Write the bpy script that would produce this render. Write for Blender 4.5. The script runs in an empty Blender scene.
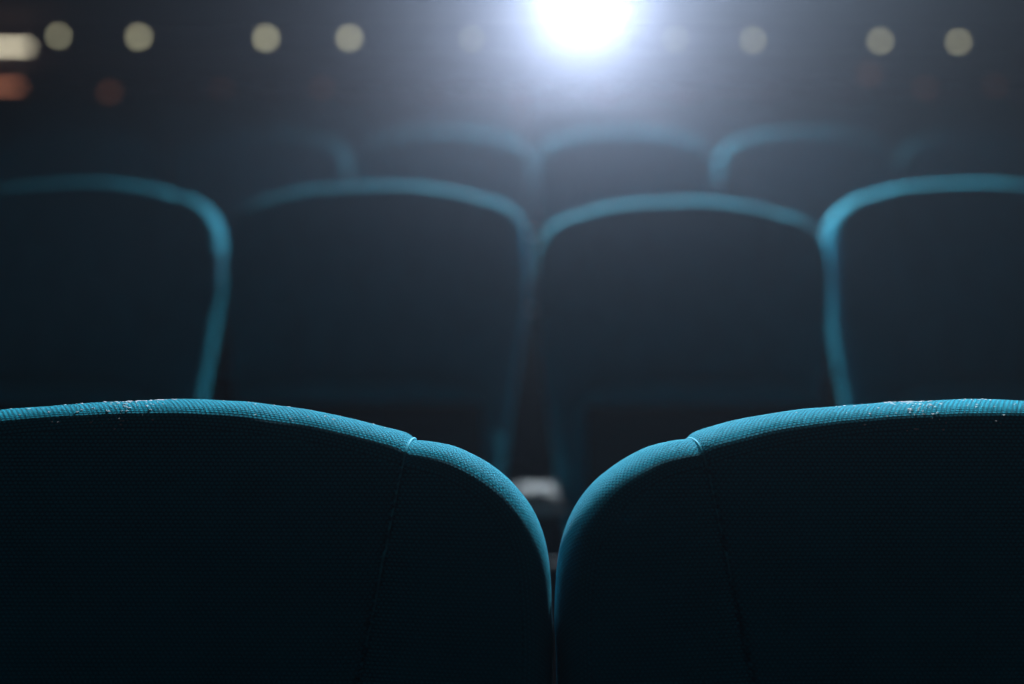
import bpy, bmesh, math, random
from mathutils import Vector, Matrix, noise
random.seed(7)
R = math.radians
S = bpy.context.scene
COL = S.collection

# ------------------------------------------------------------------ geometry of the place
F = 848.0                       # focal length in pixels of the 1024 wide frame
CAMZ = 1.2435                   # lens height above the front row's floor
ROW_Y = [0.636 + 1.10 * i for i in range(6)]
RISE = 0.372
SEAT_H = 1.20
WALL_Y = 8.45

def at(px, py, Y):
    return Vector(((px - 512.0) / F * Y, Y, CAMZ + (342.0 - py) / F * Y))

# ------------------------------------------------------------------ materials
def mat(name):
    m = bpy.data.materials.new(name); m.use_nodes = True
    nt = m.node_tree
    return m, nt, nt.nodes['Principled BSDF']

def N(nt, t, **kw):
    n = nt.nodes.new(t)
    for k, v in kw.items():
        setattr(n, k, v)
    return n

def mathn(nt, op, a, b=None, c=None):
    n = N(nt, 'ShaderNodeMath', operation=op)
    for i, v in enumerate((a, b, c)):
        if v is None: continue
        if hasattr(v, 'links'): nt.links.new(v, n.inputs[i])
        else: n.inputs[i].default_value = v
    return n.outputs[0]

def make_fabric():
    m, nt, b = mat('teal_woven_fabric')
    uv = N(nt, 'ShaderNodeTexCoord').outputs['UV']
    sep = N(nt, 'ShaderNodeSeparateXYZ'); nt.links.new(uv, sep.inputs[0])
    u, v = sep.outputs[0], sep.outputs[1]
    # staggered knots, about 2.6 mm across and 2.0 mm down
    rowi = mathn(nt, 'FLOOR', mathn(nt, 'DIVIDE', v, 0.0026))
    off = mathn(nt, 'MULTIPLY', mathn(nt, 'MODULO', mathn(nt, 'ABSOLUTE', rowi), 2.0), 0.5)
    fu = mathn(nt, 'FRACT', mathn(nt, 'ADD', mathn(nt, 'DIVIDE', u, 0.0034), off))
    fv = mathn(nt, 'FRACT', mathn(nt, 'DIVIDE', v, 0.0026))
    du = mathn(nt, 'SINE', mathn(nt, 'MULTIPLY', fu, math.pi))
    dv = mathn(nt, 'SINE', mathn(nt, 'MULTIPLY', fv, math.pi))
    knot = mathn(nt, 'POWER', mathn(nt, 'MULTIPLY', du, dv), 0.6)
    tc = N(nt, 'ShaderNodeTexCoord').outputs['Object']
    n1 = N(nt, 'ShaderNodeTexNoise'); n1.inputs['Scale'].default_value = 900; n1.inputs['Detail'].default_value = 3
    nt.links.new(tc, n1.inputs['Vector'])
    n2 = N(nt, 'ShaderNodeTexNoise'); n2.inputs['Scale'].default_value = 22; n2.inputs['Detail'].default_value = 4
    nt.links.new(tc, n2.inputs['Vector'])
    h = mathn(nt, 'ADD', knot, mathn(nt, 'MULTIPLY', n1.outputs['Fac'], 0.5))
    bump = N(nt, 'ShaderNodeBump'); bump.inputs['Strength'].default_value = 1.0
    bump.inputs['Distance'].default_value = 0.0014
    nt.links.new(h, bump.inputs['Height']); nt.links.new(bump.outputs[0], b.inputs['Normal'])
    ramp = N(nt, 'ShaderNodeMix', data_type='RGBA')
    ramp.inputs['A'].default_value = (0.0008, 0.03, 0.05, 1)
    ramp.inputs['B'].default_value = (0.007, 0.42, 0.58, 1)
    fac = mathn(nt, 'ADD', mathn(nt, 'MULTIPLY', knot, 0.75), mathn(nt, 'MULTIPLY', n2.outputs['Fac'], 0.3))
    nt.links.new(fac, ramp.inputs['Factor']); nt.links.new(ramp.outputs['Result'], b.inputs['Base Color'])
    b.inputs['Roughness'].default_value = 0.9
    b.inputs['Specular IOR Level'].default_value = 0.05
    b.inputs['Sheen Weight'].default_value = 0.12
    b.inputs['Sheen Roughness'].default_value = 0.35
    b.inputs['Sheen Tint'].default_value = (0.25, 0.85, 1.0, 1)
    return m

def simple(name, col, rough=0.6, metal=0.0, spec=0.4, scale=60, amount=0.25, bumpd=0.0005):
    m, nt, b = mat(name)
    tc = N(nt, 'ShaderNodeTexCoord').outputs['Object']
    n1 = N(nt, 'ShaderNodeTexNoise'); n1.inputs['Scale'].default_value = scale; n1.inputs['Detail'].default_value = 5
    nt.links.new(tc, n1.inputs['Vector'])
    mx = N(nt, 'ShaderNodeMix', data_type='RGBA')
    mx.inputs['A'].default_value = tuple(c * (1 - amount) for c in col) + (1,)
    mx.inputs['B'].default_value = tuple(min(1, c * (1 + amount)) for c in col) + (1,)
    nt.links.new(n1.outputs['Fac'], mx.inputs['Factor']); nt.links.new(mx.outputs['Result'], b.inputs['Base Color'])
    bump = N(nt, 'ShaderNodeBump'); bump.inputs['Strength'].default_value = 0.4; bump.inputs['Distance'].default_value = bumpd
    nt.links.new(n1.outputs['Fac'], bump.inputs['Height']); nt.links.new(bump.outputs[0], b.inputs['Normal'])
    b.inputs['Roughness'].default_value = rough; b.inputs['Metallic'].default_value = metal
    b.inputs['Specular IOR Level'].default_value = spec
    return m

def emit(name, col, strength):
    m, nt, b = mat(name)
    b.inputs['Base Color'].default_value = (0.05, 0.05, 0.05, 1)
    b.inputs['Emission Color'].default_value = tuple(col) + (1,)
    b.inputs['Emission Strength'].default_value = strength
    return m

FAB = make_fabric()
PLASTIC = simple('black_plastic', (0.012, 0.013, 0.015), 0.45)
SHELL = simple('charcoal_shell', (0.015, 0.02, 0.025), 0.5)
ALU = simple('brushed_grey_metal', (0.6, 0.58, 0.58), 0.5, 0.3)
ARMPAD = simple('grey_arm_vinyl', (0.13, 0.125, 0.125), 0.9, spec=0.03)
CARPET = simple('dark_navy_carpet', (0.010, 0.016, 0.024), 0.95, scale=400, bumpd=0.002)
WALLM = simple('plum_grey_wall_fabric', (0.52, 0.33, 0.36), 0.9, scale=30)
DADO = simple('blue_black_wall_carpet', (0.03, 0.055, 0.08), 0.95, scale=120)
TRIM = simple('dark_trim_paint', (0.05, 0.04, 0.05), 0.6)
TRIML = simple('mauve_trim_paint', (0.62, 0.46, 0.50), 0.6)
CEIL = simple('matt_black_ceiling', (0.02, 0.02, 0.022), 0.9)
HOUSING = simple('dark_lamp_housing', (0.03, 0.03, 0.03), 0.5)
PIPING = simple('teal_seam_cord', (0.02, 0.42, 0.55), 0.8, spec=0.2, scale=900)
LINT = simple('pale_lint', (0.55, 0.65, 0.68), 0.9)

# ------------------------------------------------------------------ mesh helpers
def link(name, me, parent=None, m=None):
    o = bpy.data.objects.new(name, me); COL.objects.link(o)
    if m is not None: me.materials.clear(); me.materials.append(m)
    if parent is not None: o.parent = parent
    return o

def box_bm(bm, c, s, bev=0.0, seg=3, rot=None):
    r = bmesh.ops.create_cube(bm, size=1.0)
    vs = r['verts']
    bmesh.ops.scale(bm, vec=Vector(s), verts=vs)
    if bev > 0:
        es = list({e for v in vs for e in v.link_edges})
        rb = bmesh.ops.bevel(bm, geom=es, offset=bev, segments=seg, profile=0.5, affect='EDGES')
        vs = list({v for f in rb['faces'] for v in f.verts} | {v for v in vs if v.is_valid})
    if rot is not None: bmesh.ops.rotate(bm, cent=(0, 0, 0), matrix=rot, verts=vs)
    bmesh.ops.translate(bm, vec=Vector(c), verts=vs)

def cyl_bm(bm, c, r, h, axis='Z', seg=32, r2=None):
    rr = bmesh.ops.create_cone(bm, cap_ends=True, segments=seg, radius1=r, radius2=r if r2 is None else r2, depth=h)
    if axis == 'Y': bmesh.ops.rotate(bm, cent=(0, 0, 0), matrix=Matrix.Rotation(R(90), 3, 'X'), verts=rr['verts'])
    if axis == 'X': bmesh.ops.rotate(bm, cent=(0, 0, 0), matrix=Matrix.Rotation(R(90), 3, 'Y'), verts=rr['verts'])
    bmesh.ops.translate(bm, vec=Vector(c), verts=rr['verts'])

def to_mesh(bm, name, smooth=True):
    me = bpy.data.meshes.new(name); bm.to_mesh(me); bm.free()
    if smooth:
        for p in me.polygons: p.use_smooth = True
        try: me.set_sharp_from_angle(angle=R(40))
        except Exception: pass
    return me

def struct(name, boxes, m, bev=0.0):
    bm = bmesh.new()
    for c, s in boxes: box_bm(bm, c, s, bev)
    o = link(name, to_mesh(bm, name, False), None, m); o['kind'] = 'structure'
    return o

def thing(name, label, cat, loc=(0, 0, 0), group=None):
    o = bpy.data.objects.new(name, None); COL.objects.link(o)
    o.location = loc; o.empty_display_size = 0.1
    o['label'] = label; o['category'] = cat
    if group: o['group'] = group
    return o

# ------------------------------------------------------------------ the backrest cushion
# half outline of the backrest seen from the front: x, distance below the top
HALF = [(0, 0), (0.024, 0.0002), (0.048, 0.0011), (0.08, 0.0036), (0.115, 0.0078), (0.144, 0.0126), (0.168, 0.0182), (0.191, 0.0242), (0.2080, 0.0290),
        (0.2234, 0.0335), (0.2380, 0.0405), (0.2515, 0.0490), (0.2654, 0.0610), (0.2780, 0.0772), (0.2864, 0.0960), (0.2910, 0.118), (0.2931, 0.145), (0.2935, 0.172), (0.2900, 0.24),
        (0.279, 0.34), (0.265, 0.44), (0.252, 0.54), (0.243, 0.60), (0.232, 0.645), (0.205, 0.672), (0.16, 0.682), (0.08, 0.684), (0, 0.684)]

def catmull(pts, n):
    out = []
    P = [(-pts[1][0], pts[1][1])] + pts + [(-pts[-2][0], pts[-2][1])]
    for i in range(1, len(P) - 2):
        p0, p1, p2, p3 = P[i - 1], P[i], P[i + 1], P[i + 2]
        for k in range(n):
            t = k / n
            out.append(tuple(0.5 * ((2 * p1[j]) + (-p0[j] + p2[j]) * t + (2 * p0[j] - 5 * p1[j] + 4 * p2[j] - p3[j]) * t * t
                             + (-p0[j] + 3 * p1[j] - 3 * p2[j] + p3[j]) * t ** 3) for j in (0, 1)))
    out.append(pts[-1])
    return out

def outline(n):
    h = catmull(HALF, 12)
    loop = [(x, -z) for x, z in h] + [(-x, -z) for x, z in reversed(h[1:-1])]
    L = [0.0]
    for i in range(len(loop)):
        a, b = loop[i], loop[(i + 1) % len(loop)]
        L.append(L[-1] + math.hypot(b[0] - a[0], b[1] - a[1]))
    tot = L[-1]; res = []; j = 0
    for k in range(n):
        s = tot * k / n
        while L[j + 1] < s: j += 1
        a, b = loop[j % len(loop)], loop[(j + 1) % len(loop)]
        t = (s - L[j]) / max(1e-9, L[j + 1] - L[j])
        res.append((a[0] + (b[0] - a[0]) * t, a[1] + (b[1] - a[1]) * t, s))
    return res

def seam_x(z):                  # half distance between the two seams at depth z (<0) below the top
    return 0.195 - 0.19 * min(0.25, max(0.0, -z - 0.02)) - 0.04 * max(0.0, -z - 0.27)

def cushion_meshes(n_loop, n_rim, n_in):
    T_F, T_B = 0.043, 0.050      # half depths to the front and to the back
    R_F, R_B = 0.021, 0.040      # insets of the rounding
    o = outline(n_loop)
    nrm = []
    for i in range(n_loop):
        a = o[i - 3]; b = o[(i + 3) % n_loop]
        tx, tz = b[0] - a[0], b[1] - a[1]; l = math.hypot(tx, tz)
        nrm.append((-tz / l, tx / l))      # inward is the negative of the outward normal
    c = (0.0, -0.34)
    for i in range(n_loop):                # make them point inwards
        if nrm[i][0] * (c[0] - o[i][0]) + nrm[i][1] * (c[1] - o[i][1]) < 0:
            nrm[i] = (-nrm[i][0], -nrm[i][1])
    rings = []                              # (inset or factor, y, kind, v)
    EX = 2.25
    v = 0.0; prev = None
    rim = []
    for k in range(2 * n_rim + 1):
        ph = math.pi / 2 * (1 - k / n_rim)  # +90 deg front ... -90 deg back
        cs, sn = math.cos(ph), math.sin(ph)
        ca = abs(cs) ** (2 / EX); sa = abs(sn) ** (2 / EX)
        if sn >= 0: d, y = R_F * (1 - ca), -T_F * sa
        else: d, y = R_B * (1 - ca), T_B * sa
        if prev is not None: v += math.hypot(d - prev[0], y - prev[1])
        prev = (d, y); rim.append((d, y, v))
    pts = []; uvs = []; ringn = 0
    crown = lambda x, z: 0.010 * (1 - min(1, (x / 0.27) ** 2)) * (1 - min(1, ((z + 0.34) / 0.34) ** 2))
    # front interior, from near the centre outwards
    f_in = [(k + 1) / (n_in + 1) for k in range(n_in)]
    f_in = [1 - (1 - f) ** 1.15 for f in f_in]
    fr = []
    for f in f_in:
        row = []
        for i in range(n_loop):
            x0 = o[i][0] + nrm[i][0] * R_F; z0 = o[i][1] + nrm[i][1] * R_F
            x, z = c[0] + (x0 - c[0]) * f, c[1] + (z0 - c[1]) * f
            row.append(Vector((x, -T_F - crown(x, z), z)))
        fr.append((row, 'f', f))
    for d, y, vv in rim:
        fr.append(([Vector((o[i][0] + nrm[i][0] * d, y, o[i][1] + nrm[i][1] * d)) for i in range(n_loop)], 'r', vv))
    for f in (0.8, 0.5, 0.2):
        row = []
        for i in range(n_loop):
            x0 = o[i][0] + nrm[i][0] * R_B; z0 = o[i][1] + nrm[i][1] * R_B
            row.append(Vector((c[0] + (x0 - c[0]) * f, T_B, c[1] + (z0 - c[1]) * f)))
        fr.append((row, 'b', f))
    nr = len(fr)
    V = [p for row, _, _ in fr for p in row]
    cf, cb = len(V), len(V) + 1
    V.append(Vector((c[0], -T_F - crown(*c), c[1]))); V.append(Vector((c[0], T_B, c[1])))
    faces = []; fk = []
    for a in range(nr - 1):
        for i in range(n_loop):
            j = (i + 1) % n_loop
            faces.append((a * n_loop + i, a * n_loop + j, (a + 1) * n_loop + j, (a + 1) * n_loop + i)); fk.append((a, i))
    for i in range(n_loop):
        j = (i + 1) % n_loop
        faces.append((cf, j, i)); fk.append((-1, i))
        faces.append((cb, (nr - 1) * n_loop + i, (nr - 1) * n_loop + j)); fk.append((-2, i))
    # surface normals, then the seams and soft unevenness pressed in along them
    me = bpy.data.meshes.new('tmp'); me.from_pydata([tuple(p) for p in V], [], faces); me.update()
    flip = me.polygons[n_loop * 3].normal.y > 0
    ns = [Vector(vv.normal) * (-1 if flip else 1) for vv in me.vertices]
    bpy.data.meshes.remove(me)
    for k, p in enumerate(V):
        d = abs(p.x) - seam_x(p.z)           # < 0 on the centre panel
        if d < 0:
            g = -0.0044 * math.exp(-(-d / 0.0036) ** 1.3) * 0.75
        else:
            g = -0.0032 * math.exp(-(d / 0.009) ** 1.2)
            g -= (0.0012 + 0.0045 * max(0.0, min(1.0, (-p.y - 0.01) / 0.04)) ** 2) * math.exp(-(d / 0.05) ** 2)
        if p.z < -0.45: g *= max(0.0, 1 - (-p.z - 0.45) / 0.15)
        w = noise.noise(p * 9.0) * 0.0022 + noise.noise(p * 31.0) * 0.0006
        p += ns[k] * (g + w)
        p.y -= 0.25 * p.x * p.x                # the backrest wraps forward at its sides
    # the seam line itself, followed ring by ring on the right-hand side
    path = []
    for a in range(nr):
        if fr[a][1] == 'b': continue
        for i in range(n_loop // 2):
            p, q = V[a * n_loop + i], V[a * n_loop + (i + 1) % n_loop]
            if p.x < 0.05 or q.x < 0.05: continue
            dp, dq = p.x - seam_x(p.z), q.x - seam_x(q.z)
            if dp * dq <= 0 and p.z > -0.36:
                t = dp / (dp - dq) if dp != dq else 0
                nn = ns[a * n_loop + i].lerp(ns[a * n_loop + (i + 1) % n_loop], t)
                path.append(p.lerp(q, t) + nn * 0.0004); break
    # split along the seams: centre panel and two side bolsters
    groups = {'c': [], 'l': [], 'r': []}
    for q, f in enumerate(faces):
        ctr = sum((V[i] for i in f), Vector()) / len(f)
        d = abs(ctr.x) - seam_x(ctr.z)
        groups['c' if d < 0 else ('l' if ctr.x < 0 else 'r')].append(q)
    out = {'path': path}
    for g, qs in groups.items():
        idx = {}; vs = []; fs = []; uvl = []
        for q in qs:
            f = faces[q]; a, i = fk[q]; nf = []
            for vi in f:
                if vi not in idx: idx[vi] = len(vs); vs.append(tuple(V[vi]))
                nf.append(idx[vi])
                ring = vi // n_loop
                if a >= 0 and fr[a][1] == 'r' and fr[a + 1][1] == 'r':
                    ii = vi % n_loop
                    s = o[ii][2]
                    if i == n_loop - 1 and ii == 0: s = o[-1][2] + (o[1][2] - o[0][2])
                    uvl.append((s, 5.0 - fr[ring][2]))
                else:
                    uvl.append((V[vi].x, 5.0 + V[vi].z + 0.021))
            fs.append(tuple(reversed(nf)) if flip else tuple(nf))
            if flip: uvl[-len(nf):] = list(reversed(uvl[-len(nf):]))
        m = bpy.data.meshes.new('backrest_' + g); m.from_pydata(vs, [], fs)
        ul = m.uv_layers.new(name='UVMap')
        for k, t in enumerate(uvl): ul.data[k].uv = t
        for p in m.polygons: p.use_smooth = True
        m.update(); m.materials.append(FAB)
        out[g] = m
    return out

def shell_mesh():
    o = outline(120); bm = bmesh.new(); c = (0, -0.34)
    layers = []
    for f, y in ((0.86, 0.035), (0.90, 0.052), (0.885, 0.066), (0.84, 0.074), (0.45, 0.080)):
        layers.append([bm.verts.new((c[0] + (x - c[0]) * f, y, c[1] + (z - c[1]) * f)) for x, z, s in o])
    for a, b in zip(layers, layers[1:]):
        for i in range(120): bm.faces.new((a[i], a[(i + 1) % 120], b[(i + 1) % 120], b[i]))
    bm.faces.new(layers[-1]); bm.faces.new(list(reversed(layers[0])))
    bmesh.ops.recalc_face_normals(bm, faces=bm.faces)
    return to_mesh(bm, 'back_shell')

def pad_mesh(name, w, h, d, r, nx=40, nz=36, sx=5.0):
    """upholstered block with rounded corners, centred, x wide, z high, y deep"""
    bm = bmesh.new(); rings = 14; seg = 96
    loops = []
    for k in range(rings + 1):
        ph = math.pi * (k / rings - 0.5)
        y = d / 2 * math.copysign(abs(math.sin(ph)) ** (2 / 3.2), math.sin(ph))
        ins = r * (1 - abs(math.cos(ph)) ** (2 / 3.2))
        lp = []
        for i in range(seg):
            a = 2 * math.pi * i / seg
            ca, sa = math.cos(a), math.sin(a)
            lp.append(bm.verts.new(((w / 2 - ins) * math.copysign(abs(ca) ** (2 / sx), ca), y, (h / 2 - ins) * math.copysign(abs(sa) ** (2 / sx), sa))))
        loops.append(lp)
    for a, b in zip(loops, loops[1:]):
        for i in range(seg): bm.faces.new((a[i], a[(i + 1) % seg], b[(i + 1) % seg], b[i]))
    for lp, yy in ((loops[0], -d / 2 - 0.006), (loops[-1], d / 2 + 0.004)):
        cur = lp
        for f in (0.75, 0.4):
            nx_ = [bm.verts.new((v.co.x * f, v.co.y + (yy - v.co.y) * (1 - f), v.co.z * f)) for v in lp]
            for i in range(seg): bm.faces.new((cur[i], cur[(i + 1) % seg], nx_[(i + 1) % seg], nx_[i]))
            cur = nx_
        bm.faces.new(cur)
    bmesh.ops.recalc_face_normals(bm, faces=bm.faces)
    uvl = bm.loops.layers.uv.new('UVMap')
    for f in bm.faces:
        for l in f.loops: l[uvl].uv = (l.vert.co.x + l.vert.co.y, l.vert.co.z + l.vert.co.y + 3)
    me = to_mesh(bm, name); me.materials.append(FAB)
    return me

RECLINE = R(6)
def make_seat(meshes, name='cinema_seat'):
    t = thing(name, 'seat', 'cinema seat')
    top = Vector((0, 0, SEAT_H))
    rot = Matrix.Rotation(-RECLINE, 4, 'X')       # top leans away from the screen
    M = Matrix.Translation(top) @ rot
    def add(n, me, m=None, mw=M, parent=t):
        o = link(n, me, parent, m); o.matrix_local = mw; return o
    bp = add('backrest_panel', meshes['c'])
    for sx in (-1, 1): add('seam_piping', piping_mesh(meshes['path'], sx), PIPING, Matrix(), bp)
    add('side_bolster', meshes['l']); add('side_bolster', meshes['r'])
    add('back_shell', shell_me, SHELL)
    # tipped-up seat cushion in front of the backrest
    add('seat_cushion', cushion_me, None, Matrix.Translation((0, -0.215, 0.605)) @ Matrix.Rotation(R(-6), 4, 'X'))
    add('seat_pan', pan_me, PLASTIC, Matrix.Translation((0, -0.275, 0.595)) @ Matrix.Rotation(R(-6), 4, 'X'))
    a = add('armrest', arm_me, ARMPAD, Matrix.Translation((-0.295, 0, 0)))
    add('armrest_cap', cap_me, ALU, Matrix(), a)
    add('pedestal', ped_me, PLASTIC, Matrix.Translation((-0.295, 0, 0)))
    add('seat_beam', beam_me, PLASTIC, Matrix())
    return t

def copy_tree(o, parent=None):
    c = o.copy(); COL.objects.link(c)
    if parent is not None: c.parent = parent
    for ch in list(o.children): copy_tree(ch, c)
    return c

def piping_mesh(path, sx, rad=0.0009, seg=8):
    keep = [path[0]]
    for p in path[1:]:
        if (p - keep[-1]).length > 0.0018: keep.append(p)
    bm = bmesh.new(); prev = None
    for i, p in enumerate(keep):
        a, b = keep[max(0, i - 2)], keep[min(len(keep) - 1, i + 2)]
        t = (b - a).normalized(); u = t.cross(Vector((1, 0, 0))).normalized(); w = t.cross(u)
        rr = rad * (1 + 0.12 * math.sin(i * 2.1))
        ring = [bm.verts.new(Vector((q.x * sx, q.y, q.z))) for q in
                (p + (u * math.cos(2 * math.pi * k / seg) + w * math.sin(2 * math.pi * k / seg)) * rr for k in range(seg))]
        if prev:
            for k in range(seg): bm.faces.new((prev[k], prev[(k + 1) % seg], ring[(k + 1) % seg], ring[k]))
        prev = ring
    bmesh.ops.recalc_face_normals(bm, faces=bm.faces)
    return to_mesh(bm, 'seam_piping')

shell_me = shell_mesh()
cushion_me = pad_mesh('seat_cushion', 0.48, 0.40, 0.10, 0.045)
bm = bmesh.new(); box_bm(bm, (0, 0, 0), (0.42, 0.018, 0.34), 0.008)
for k in range(5): box_bm(bm, (0, -0.012, -0.14 + 0.07 * k), (0.34, 0.010, 0.012), 0.003, 2)
pan_me = to_mesh(bm, 'seat_pan')
bm = bmesh.new()
box_bm(bm, (0, -0.175, 0.586), (0.085, 0.25, 0.026), 0.010, 4)
arm_me = to_mesh(bm, 'armrest')
bm = bmesh.new()
box_bm(bm, (0, -0.300, 0.598), (0.100, 0.022, 0.012), 0.005, 3)
cap_me = to_mesh(bm, 'armrest_cap')
bm = bmesh.new()
box_bm(bm, (0, -0.13, 0.294), (0.034, 0.10, 0.56), 0.010)
box_bm(bm, (0, -0.15, 0.012), (0.07, 0.30, 0.024), 0.008)
ped_me = to_mesh(bm, 'pedestal')
bm = bmesh.new()
box_bm(bm, (0, -0.13, 0.44), (0.56, 0.05, 0.05), 0.008)
for sx in (-1, 1): box_bm(bm, (sx * 0.17, -0.085, 0.56), (0.035, 0.012, 0.26), 0.004, 2, None)
beam_me = to_mesh(bm, 'seat_beam')

FINE = cushion_meshes(900, 30, 90)
COARSE = cushion_meshes(360, 14, 36)
near_proto = make_seat(FINE)
far_proto = make_seat(COARSE)

ORD = ['first', 'second', 'third', 'fourth', 'fifth', 'sixth', 'seventh', 'eighth']
ROWN = ['front', 'second', 'third', 'fourth', 'fifth', 'back']
def place(proto, first, x, row, label, group, scale=(1, 1, 1), roll=0.0, yaw=0.0, dz=0.0, dy=0.0, drop=0.0):
    o = proto if first else copy_tree(proto)
    o.location = (x, ROW_Y[row] + dy, RISE * row + dz)
    o.rotation_euler = (0, roll, yaw); o.scale = scale
    o['label'] = label; o['group'] = group; o['category'] = 'cinema seat'
    if drop:
        for ch in o.children:
            if ch.name.split('.')[0] in ('backrest_panel', 'side_bolster', 'back_shell'): ch.location.z -= drop
    return o

G1 = 'teal cinema seats of the sharp front row'
place(near_proto, True, 0.029 - 0.2945, 0, 'sharply focused teal fabric cinema seat filling the lower left corner', G1)
place(near_proto, False, 0.0298 + 0.2945, 0, 'sharply focused teal fabric cinema seat filling the lower right corner', G1)
# further front-row seats just outside the frame stand in line
G2 = 'blurred cinema seats of the second row'
place(far_proto, True, -0.873, 1, 'blurred teal second-row seat cut by the left frame edge, its right edge lit', G2, dz=-0.004)
place(far_proto, False, -0.268, 1, 'blurred second-row seat just left of the centre gap, directly behind the front left seat', G2, (1.03, 1, 1), drop=0.010)
place(far_proto, False, 0.328, 1, 'slightly lower blurred second-row seat, directly below the projector glare', G2, (0.965, 1, 1), drop=0.049, dy=-0.045)
place(far_proto, False, 0.920, 1, 'blurred teal second-row seat cut by the right frame edge, its left edge brightly lit', G2, dz=-0.004)
BX = [0, 0, 0.070, 0.060, 0.050, 0.060]
P = 0.600
for r in range(2, 6):
    y = ROW_Y[r]; half = 512 / F * y + 0.25
    k = 0; xs = []
    for k in range(-12, 12):
        x = BX[r] + (k + 0.5) * P
        if abs(x) < half + 0.05: xs.append((k, x))
    for k, x in xs:
        n = -k - 1 if k < 0 else k
        side = 'left' if k < 0 else 'right'
        blur = {2: 'hazy', 3: 'very hazy', 4: 'barely visible', 5: 'barely visible'}[r]
        lab = f'{blur} teal seat in the {ROWN[r]} row, {ORD[n]} {side} of the centre gap'
        place(far_proto, False, x, r, lab, f'hazy cinema seats of the {ROWN[r]} row', dz=0.0)

# ------------------------------------------------------------------ lint on the front row
# drop each fleck on the cushion surface with a ray cast against the placed seats
def surface_lint(name, label, seat_x, spots, seed):
    rnd = random.Random(seed)
    me = FINE['c']
    from mathutils.bvhtree import BVHTree
    M = Matrix.Translation((seat_x, ROW_Y[0], 0)) @ Matrix.Translation((0, 0, SEAT_H)) @ Matrix.Rotation(-RECLINE, 4, 'X')
    tree = BVHTree.FromPolygons([M @ v.co for v in me.vertices], [tuple(p.vertices) for p in me.polygons])
    bm = bmesh.new()
    for px, sp, n in spots:
        for _ in range(n):
            x = (px + rnd.gauss(0, sp) - 512) / F * ROW_Y[0]
            y = ROW_Y[0] + rnd.uniform(-0.045, 0.005)
            hit = tree.ray_cast(Vector((x, y, 3)), Vector((0, 0, -1)))
            if hit[0] is None: continue
            q = bmesh.ops.create_icosphere(bm, subdivisions=1, radius=rnd.uniform(0.00025, 0.0007))
            bmesh.ops.scale(bm, vec=(rnd.uniform(1, 3.2), rnd.uniform(1, 2), 0.8), verts=q['verts'])
            bmesh.ops.rotate(bm, cent=(0, 0, 0), matrix=Matrix.Rotation(rnd.uniform(0, 6), 3, 'Z'), verts=q['verts'])
            bmesh.ops.translate(bm, vec=hit[0], verts=q['verts'])
    o = link(name, to_mesh(bm, name), None, LINT)
    o['label'] = label; o['category'] = 'lint'; o['kind'] = 'stuff'
surface_lint('lint', 'pale lint flecks caught on the top of the lower left seat', 0.029 - 0.2945, [(148, 14, 70), (125, 50, 50), (300, 60, 20)], 5)
surface_lint('lint', 'pale lint flecks caught on the top of the lower right seat', 0.0298 + 0.2945, [(903, 12, 70), (880, 40, 40), (975, 18, 26)], 6)

# ------------------------------------------------------------------ the auditorium
XW = 7.2
CZ = 6.3
boxes = [((0, -1.4, -0.1), (2 * XW, 4.0, 0.2))]            # floor before the front row
ys = [0.55] + [0.636 + 1.10 * i - 0.50 for i in range(1, 6)]
ys[0] = 0.6
for i in range(1, 6):
    y0 = ROW_Y[i] - 0.48
    y1 = (ROW_Y[i + 1] - 0.48) if i < 5 else WALL_Y
    boxes.append(((0, (y0 + y1) / 2, RISE * i / 2 - 0.1), (2 * XW, y1 - y0, RISE * i + 0.2)))
boxes.append(((0, (0.6 + ROW_Y[1] - 0.48) / 2, -0.1), (2 * XW, ROW_Y[1] - 0.48 - 0.6, 0.2)))
struct('floor', boxes, CARPET)
struct('wall_back', [((0, WALL_Y + 0.1, 3.1), (2 * XW + 0.4, 0.2, 6.6))], WALLM)
struct('wall_left', [((-XW - 0.1, 2.5, 3.1), (0.2, 12, 6.6))], WALLM)
struct('wall_right', [((XW + 0.1, 2.5, 3.1), (0.2, 12, 6.6))], WALLM)
struct('wall_front', [((0, -3.5, 3.1), (2 * XW + 0.4, 0.2, 6.6))], CEIL)
struct('ceiling', [((0, 2.5, CZ + 0.1), (2 * XW + 0.4, 12.2, 0.2))], CEIL)
zz = lambda py, Y=WALL_Y: CAMZ + (342 - py) / F * Y
# dark blue wall carpet up to the rail, then rails
d0 = RISE * 5; d1 = zz(76, WALL_Y - 0.02)
struct('baseboard_back', [((0, WALL_Y - 0.015, (d0 + d1) / 2), (2 * XW, 0.03, d1 - d0))], DADO)
struct('trim_1', [((0, WALL_Y - 0.03, zz(65)), (2 * XW, 0.06, 0.05))], TRIML, 0.01)
struct('trim_2', [((0, WALL_Y - 0.015, zz(38)), (2 * XW, 0.05, 0.035))], TRIM, 0.008)

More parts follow.
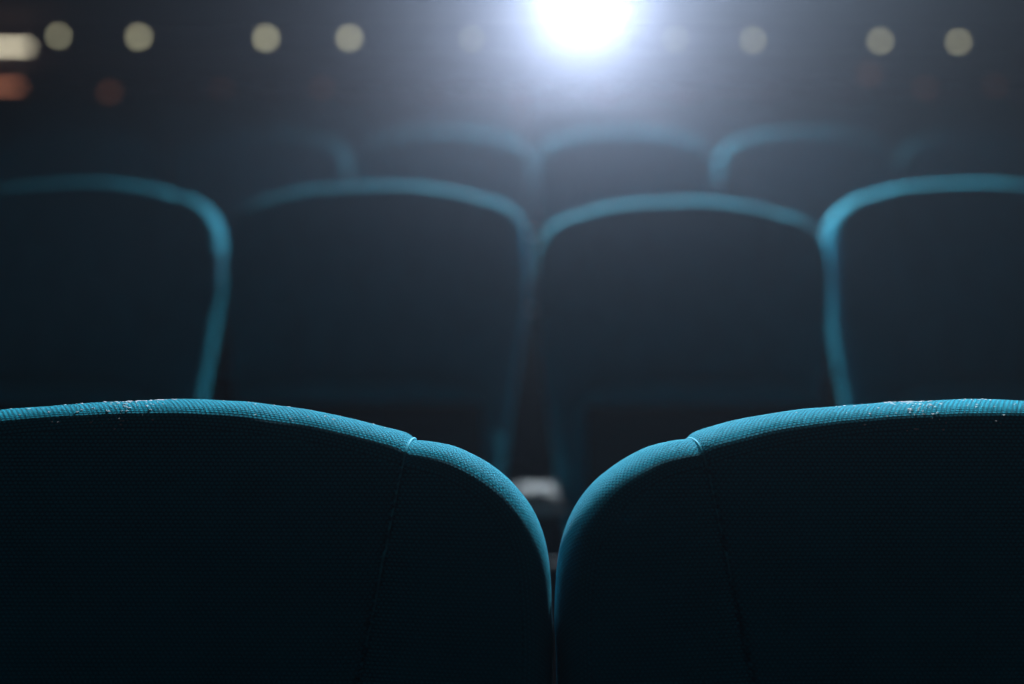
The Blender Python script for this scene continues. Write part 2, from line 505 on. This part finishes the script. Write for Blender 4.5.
# ------------------------------------------------------------------ lamps and glowing patches on the back wall
WARM = emit('lamp_glow', (1.0, 0.95, 0.62), 2.5)
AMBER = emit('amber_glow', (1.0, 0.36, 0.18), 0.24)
def disc_bm(bm, c, r, seg=32):
    cyl_bm(bm, c, r, 0.012, 'Y', seg)
def make_spot(r):
    t = thing('wall_lamp', 'lamp', 'wall lamp')
    bm = bmesh.new(); cyl_bm(bm, (0, 0, 0), r + 0.014, 0.05, 'Y', 40, r + 0.008)
    cyl_bm(bm, (0, 0.03, 0), 0.06, 0.014, 'Y', 32)
    link('lamp_housing', to_mesh(bm, 'lamp_housing'), t, HOUSING)
    bm = bmesh.new(); disc_bm(bm, (0, -0.026, 0), r)
    link('lamp_lens', to_mesh(bm, 'lamp_lens'), t, WARM)
    return t
proto = None
lamps = [(60, 37, 'far left wall lamp, dim, right of the white light strip'), (140, 38, 'second wall lamp from the left, round and yellowish'),
         (267, 39, 'third wall lamp from the left, brightest of the round ones'), (350, 39, 'fourth wall lamp from the left, nearest left of the glare'),
         (472, 40, 'wall lamp drowned in the left side of the glare'), (675, 40, 'wall lamp drowned in the right side of the glare'),
         (752, 41, 'round wall lamp nearest right of the glare, faint'), (879, 42, 'yellowish wall lamp, second from the right frame edge'),
         (957, 43, 'yellowish wall lamp nearest the right frame edge')]
for i, (px, py, lab) in enumerate(lamps):
    t = make_spot(0.036) if i == 0 else copy_tree(proto)
    if i == 0: proto = t
    t.location = at(px, py, WALL_Y - 0.072); t['label'] = lab; t['category'] = 'wall lamp'; t['group'] = 'round lamps along the back wall'
    s = {60: 0.78, 140: 0.95, 267: 1.05, 350: 1.0, 472: .5, 675: .5, 752: 0.7, 879: 0.8, 957: 0.8}[px]
    t.scale = (s, 1, s)

def lit_panel(name, lab, cat, px0, px1, py0, py1, m, Y, fr=0.02):
    a = at(px0, py1, Y); b = at(px1, py0, Y)
    w, h = b.x - a.x, b.z - a.z
    t = thing(name, lab, cat, ((a.x + b.x) / 2, Y, (a.z + b.z) / 2))
    bm = bmesh.new(); box_bm(bm, (0, 0.03, 0), (w + 2 * fr, 0.04, h + 2 * fr), 0.006)
    link('glow_housing', to_mesh(bm, name), t, HOUSING)
    bm = bmesh.new(); box_bm(bm, (0, 0.004, 0), (w, 0.03, h), 0.005)
    link('glow_face', to_mesh(bm, name), t, m)
    return t
lit_panel('glow_strip', 'creamy white horizontal light strip high on the left of the back wall', 'strip light',
          -60, 29, 45.5, 48, emit('cream_strip', (1.0, 0.90, 0.66), 3.6), WALL_Y - 0.09)
lit_panel('glow_strip', 'dim orange panel imitating reflected light under the white strip, left end of back wall', 'strip light',
          -60, 20, 85, 88, emit('orange_reflected_glow', (1.0, 0.36, 0.2), 0.9), WALL_Y - 0.08)  # glowing panel put in for orange light reflected on the wall
proto = None  # small glowing amber squares low on the back wall
for i, (px, py, s, lab) in enumerate([(110, 93, 1.0, 'dim glowing amber spot low on back wall, right of the orange strip'),
                                   (222, 92, 0.9, 'dim glowing amber spot low on back wall, between second and third round lamps'),
                                   (322, 88, 0.6, 'faint glowing amber spot low on back wall, under the fourth round lamp'),
                                   (869, 74, 0.8, 'faint glowing amber spot under the second lamp from the right'),
                                   (925, 88, 0.6, 'faint glowing amber spot low on back wall, left of the rightmost lamp'),
                                   (995, 86, 0.5, 'faint glowing amber spot low on back wall, nearest right frame edge')]):
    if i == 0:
        t = thing('amber_spot', lab, 'step light')
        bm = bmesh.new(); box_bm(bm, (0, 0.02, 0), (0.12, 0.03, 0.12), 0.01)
        link('glow_housing', to_mesh(bm, 'h'), t, HOUSING)
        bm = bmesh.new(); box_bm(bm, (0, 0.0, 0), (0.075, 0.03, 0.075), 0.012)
        link('glow_face', to_mesh(bm, 'd'), t, AMBER)
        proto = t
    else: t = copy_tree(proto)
    t.location = at(px, py, WALL_Y - 0.065); t['label'] = lab; t['category'] = 'step light'; t['group'] = 'glowing amber spots on the back wall'
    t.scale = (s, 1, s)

# ------------------------------------------------------------------ projector
PJ = at(585, -7, WALL_Y - 0.75)
t = thing('projector', 'white-hot film projector glaring from the top of the back wall', 'projector', PJ)
bm = bmesh.new(); box_bm(bm, (0.10, 0.32, 0.04), (0.62, 0.50, 0.24), 0.03, 4)
for k in range(6): box_bm(bm, (0.36 - k * 0.03, 0.06, 0.02), (0.012, 0.02, 0.14), 0.003, 2)
link('projector_body', to_mesh(bm, 'body'), t, PLASTIC)
bm = bmesh.new(); cyl_bm(bm, (0, 0.04, 0), 0.095, 0.10, 'Y', 48, 0.085); cyl_bm(bm, (0, 0.0, 0), 0.10, 0.02, 'Y', 48)
link('lens_barrel', to_mesh(bm, 'barrel'), t, HOUSING)
bm = bmesh.new(); cyl_bm(bm, (0, -0.014, 0), 0.075, 0.012, 'Y', 48)
link('projector_lens', to_mesh(bm, 'lens'), t, emit('projector_glow', (0.90, 0.96, 1.0), 25))
bm = bmesh.new(); box_bm(bm, (0.10, 0.56, -0.02), (0.12, 0.40, 0.05), 0.01); box_bm(bm, (0.10, 0.735, -0.02), (0.3, 0.03, 0.3), 0.008)
link('wall_bracket', to_mesh(bm, 'bracket'), t, HOUSING)

def light(name, kind, loc, target, energy, col, **kw):
    l = bpy.data.lights.new(name, kind); l.energy = energy; l.color = col
    for k, v in kw.items(): setattr(l, k, v)
    o = bpy.data.objects.new(name, l); COL.objects.link(o); o.location = loc
    o.rotation_euler = (Vector(target) - Vector(loc)).to_track_quat('-Z', 'Y').to_euler()
    return o
light('projector_lamp', 'SPOT', PJ + Vector((0, -0.06, 0)), (0.03, 1.0, 1.25), 4000, (0.78, 0.82, 1.0),
      spot_size=R(20), spot_blend=1.0, shadow_soft_size=0.07)
# ceiling spotlights over the middle of the room, above the frame; front fill added
def ceiling_light(x, y, energy, tgt, size, lab):
    t = thing('ceiling_spotlight', lab, 'ceiling light', (x, y, CZ - 0.12), 'ceiling spotlights')
    bm = bmesh.new(); cyl_bm(bm, (0, 0, 0.05), 0.09, 0.14, 'Z', 32)
    link('lamp_housing', to_mesh(bm, 'h'), t, HOUSING)
    light('ceiling_lamp', 'SPOT', (x, y, CZ - 0.16), tgt, energy, (0.74, 0.90, 1.0), spot_size=R(size), spot_blend=1.0, shadow_soft_size=0.08)
ceiling_light(1.3, 5.8, 6400, (0.08, 1.4, 1.3), 30, 'black ceiling spotlight over the back row, right of the centre gap')
ceiling_light(-0.7, 5.0, 7500, (0.50, 1.95, 1.55), 22, 'black ceiling spotlight over the back row, left of the centre gap')
ceiling_light(0.0, -2.2, 28, (0.0, 1.5, 1.0), 80, 'unseen dim fill lamp added near the front wall to lift the seat fronts')  # added fill behind the camera, brightens the dark seat fronts

# ------------------------------------------------------------------ haze in the air (world volume), near-black world
w = bpy.data.worlds.new('World'); S.world = w; w.use_nodes = True
nt = w.node_tree; bg = nt.nodes['Background']
bg.inputs[0].default_value = (0.02, 0.03, 0.045, 1); bg.inputs[1].default_value = 0.0
vs = nt.nodes.new('ShaderNodeVolumeScatter')
vs.inputs['Color'].default_value = (0.75, 0.85, 1.0, 1)
vs.inputs['Density'].default_value = 0.0073
vs.inputs['Anisotropy'].default_value = 0.80
nt.links.new(vs.outputs[0], nt.nodes['World Output'].inputs['Volume'])

# ------------------------------------------------------------------ camera
cd = bpy.data.cameras.new('camera'); cam = bpy.data.objects.new('camera', cd); COL.objects.link(cam)
cam.location = (0, 0, CAMZ); cam.rotation_euler = (R(90), 0, 0)
cd.sensor_width = 36; cd.lens = F / 1024 * 36; cd.clip_start = 0.02; cd.clip_end = 100
cd.dof.use_dof = True; cd.dof.focus_distance = 0.622; cd.dof.aperture_fstop = cd.lens / 22.0
S.camera = cam

S.view_settings.view_transform = 'Standard'; S.view_settings.look = 'None'
S.view_settings.gamma = 1; S.view_settings.use_curve_mapping = False
S.view_settings.exposure = 0.0
S.cycles.use_denoising = True
S.cycles.volume_bounces = 1; S.cycles.max_bounces = 6
S.cycles.use_adaptive_sampling = False
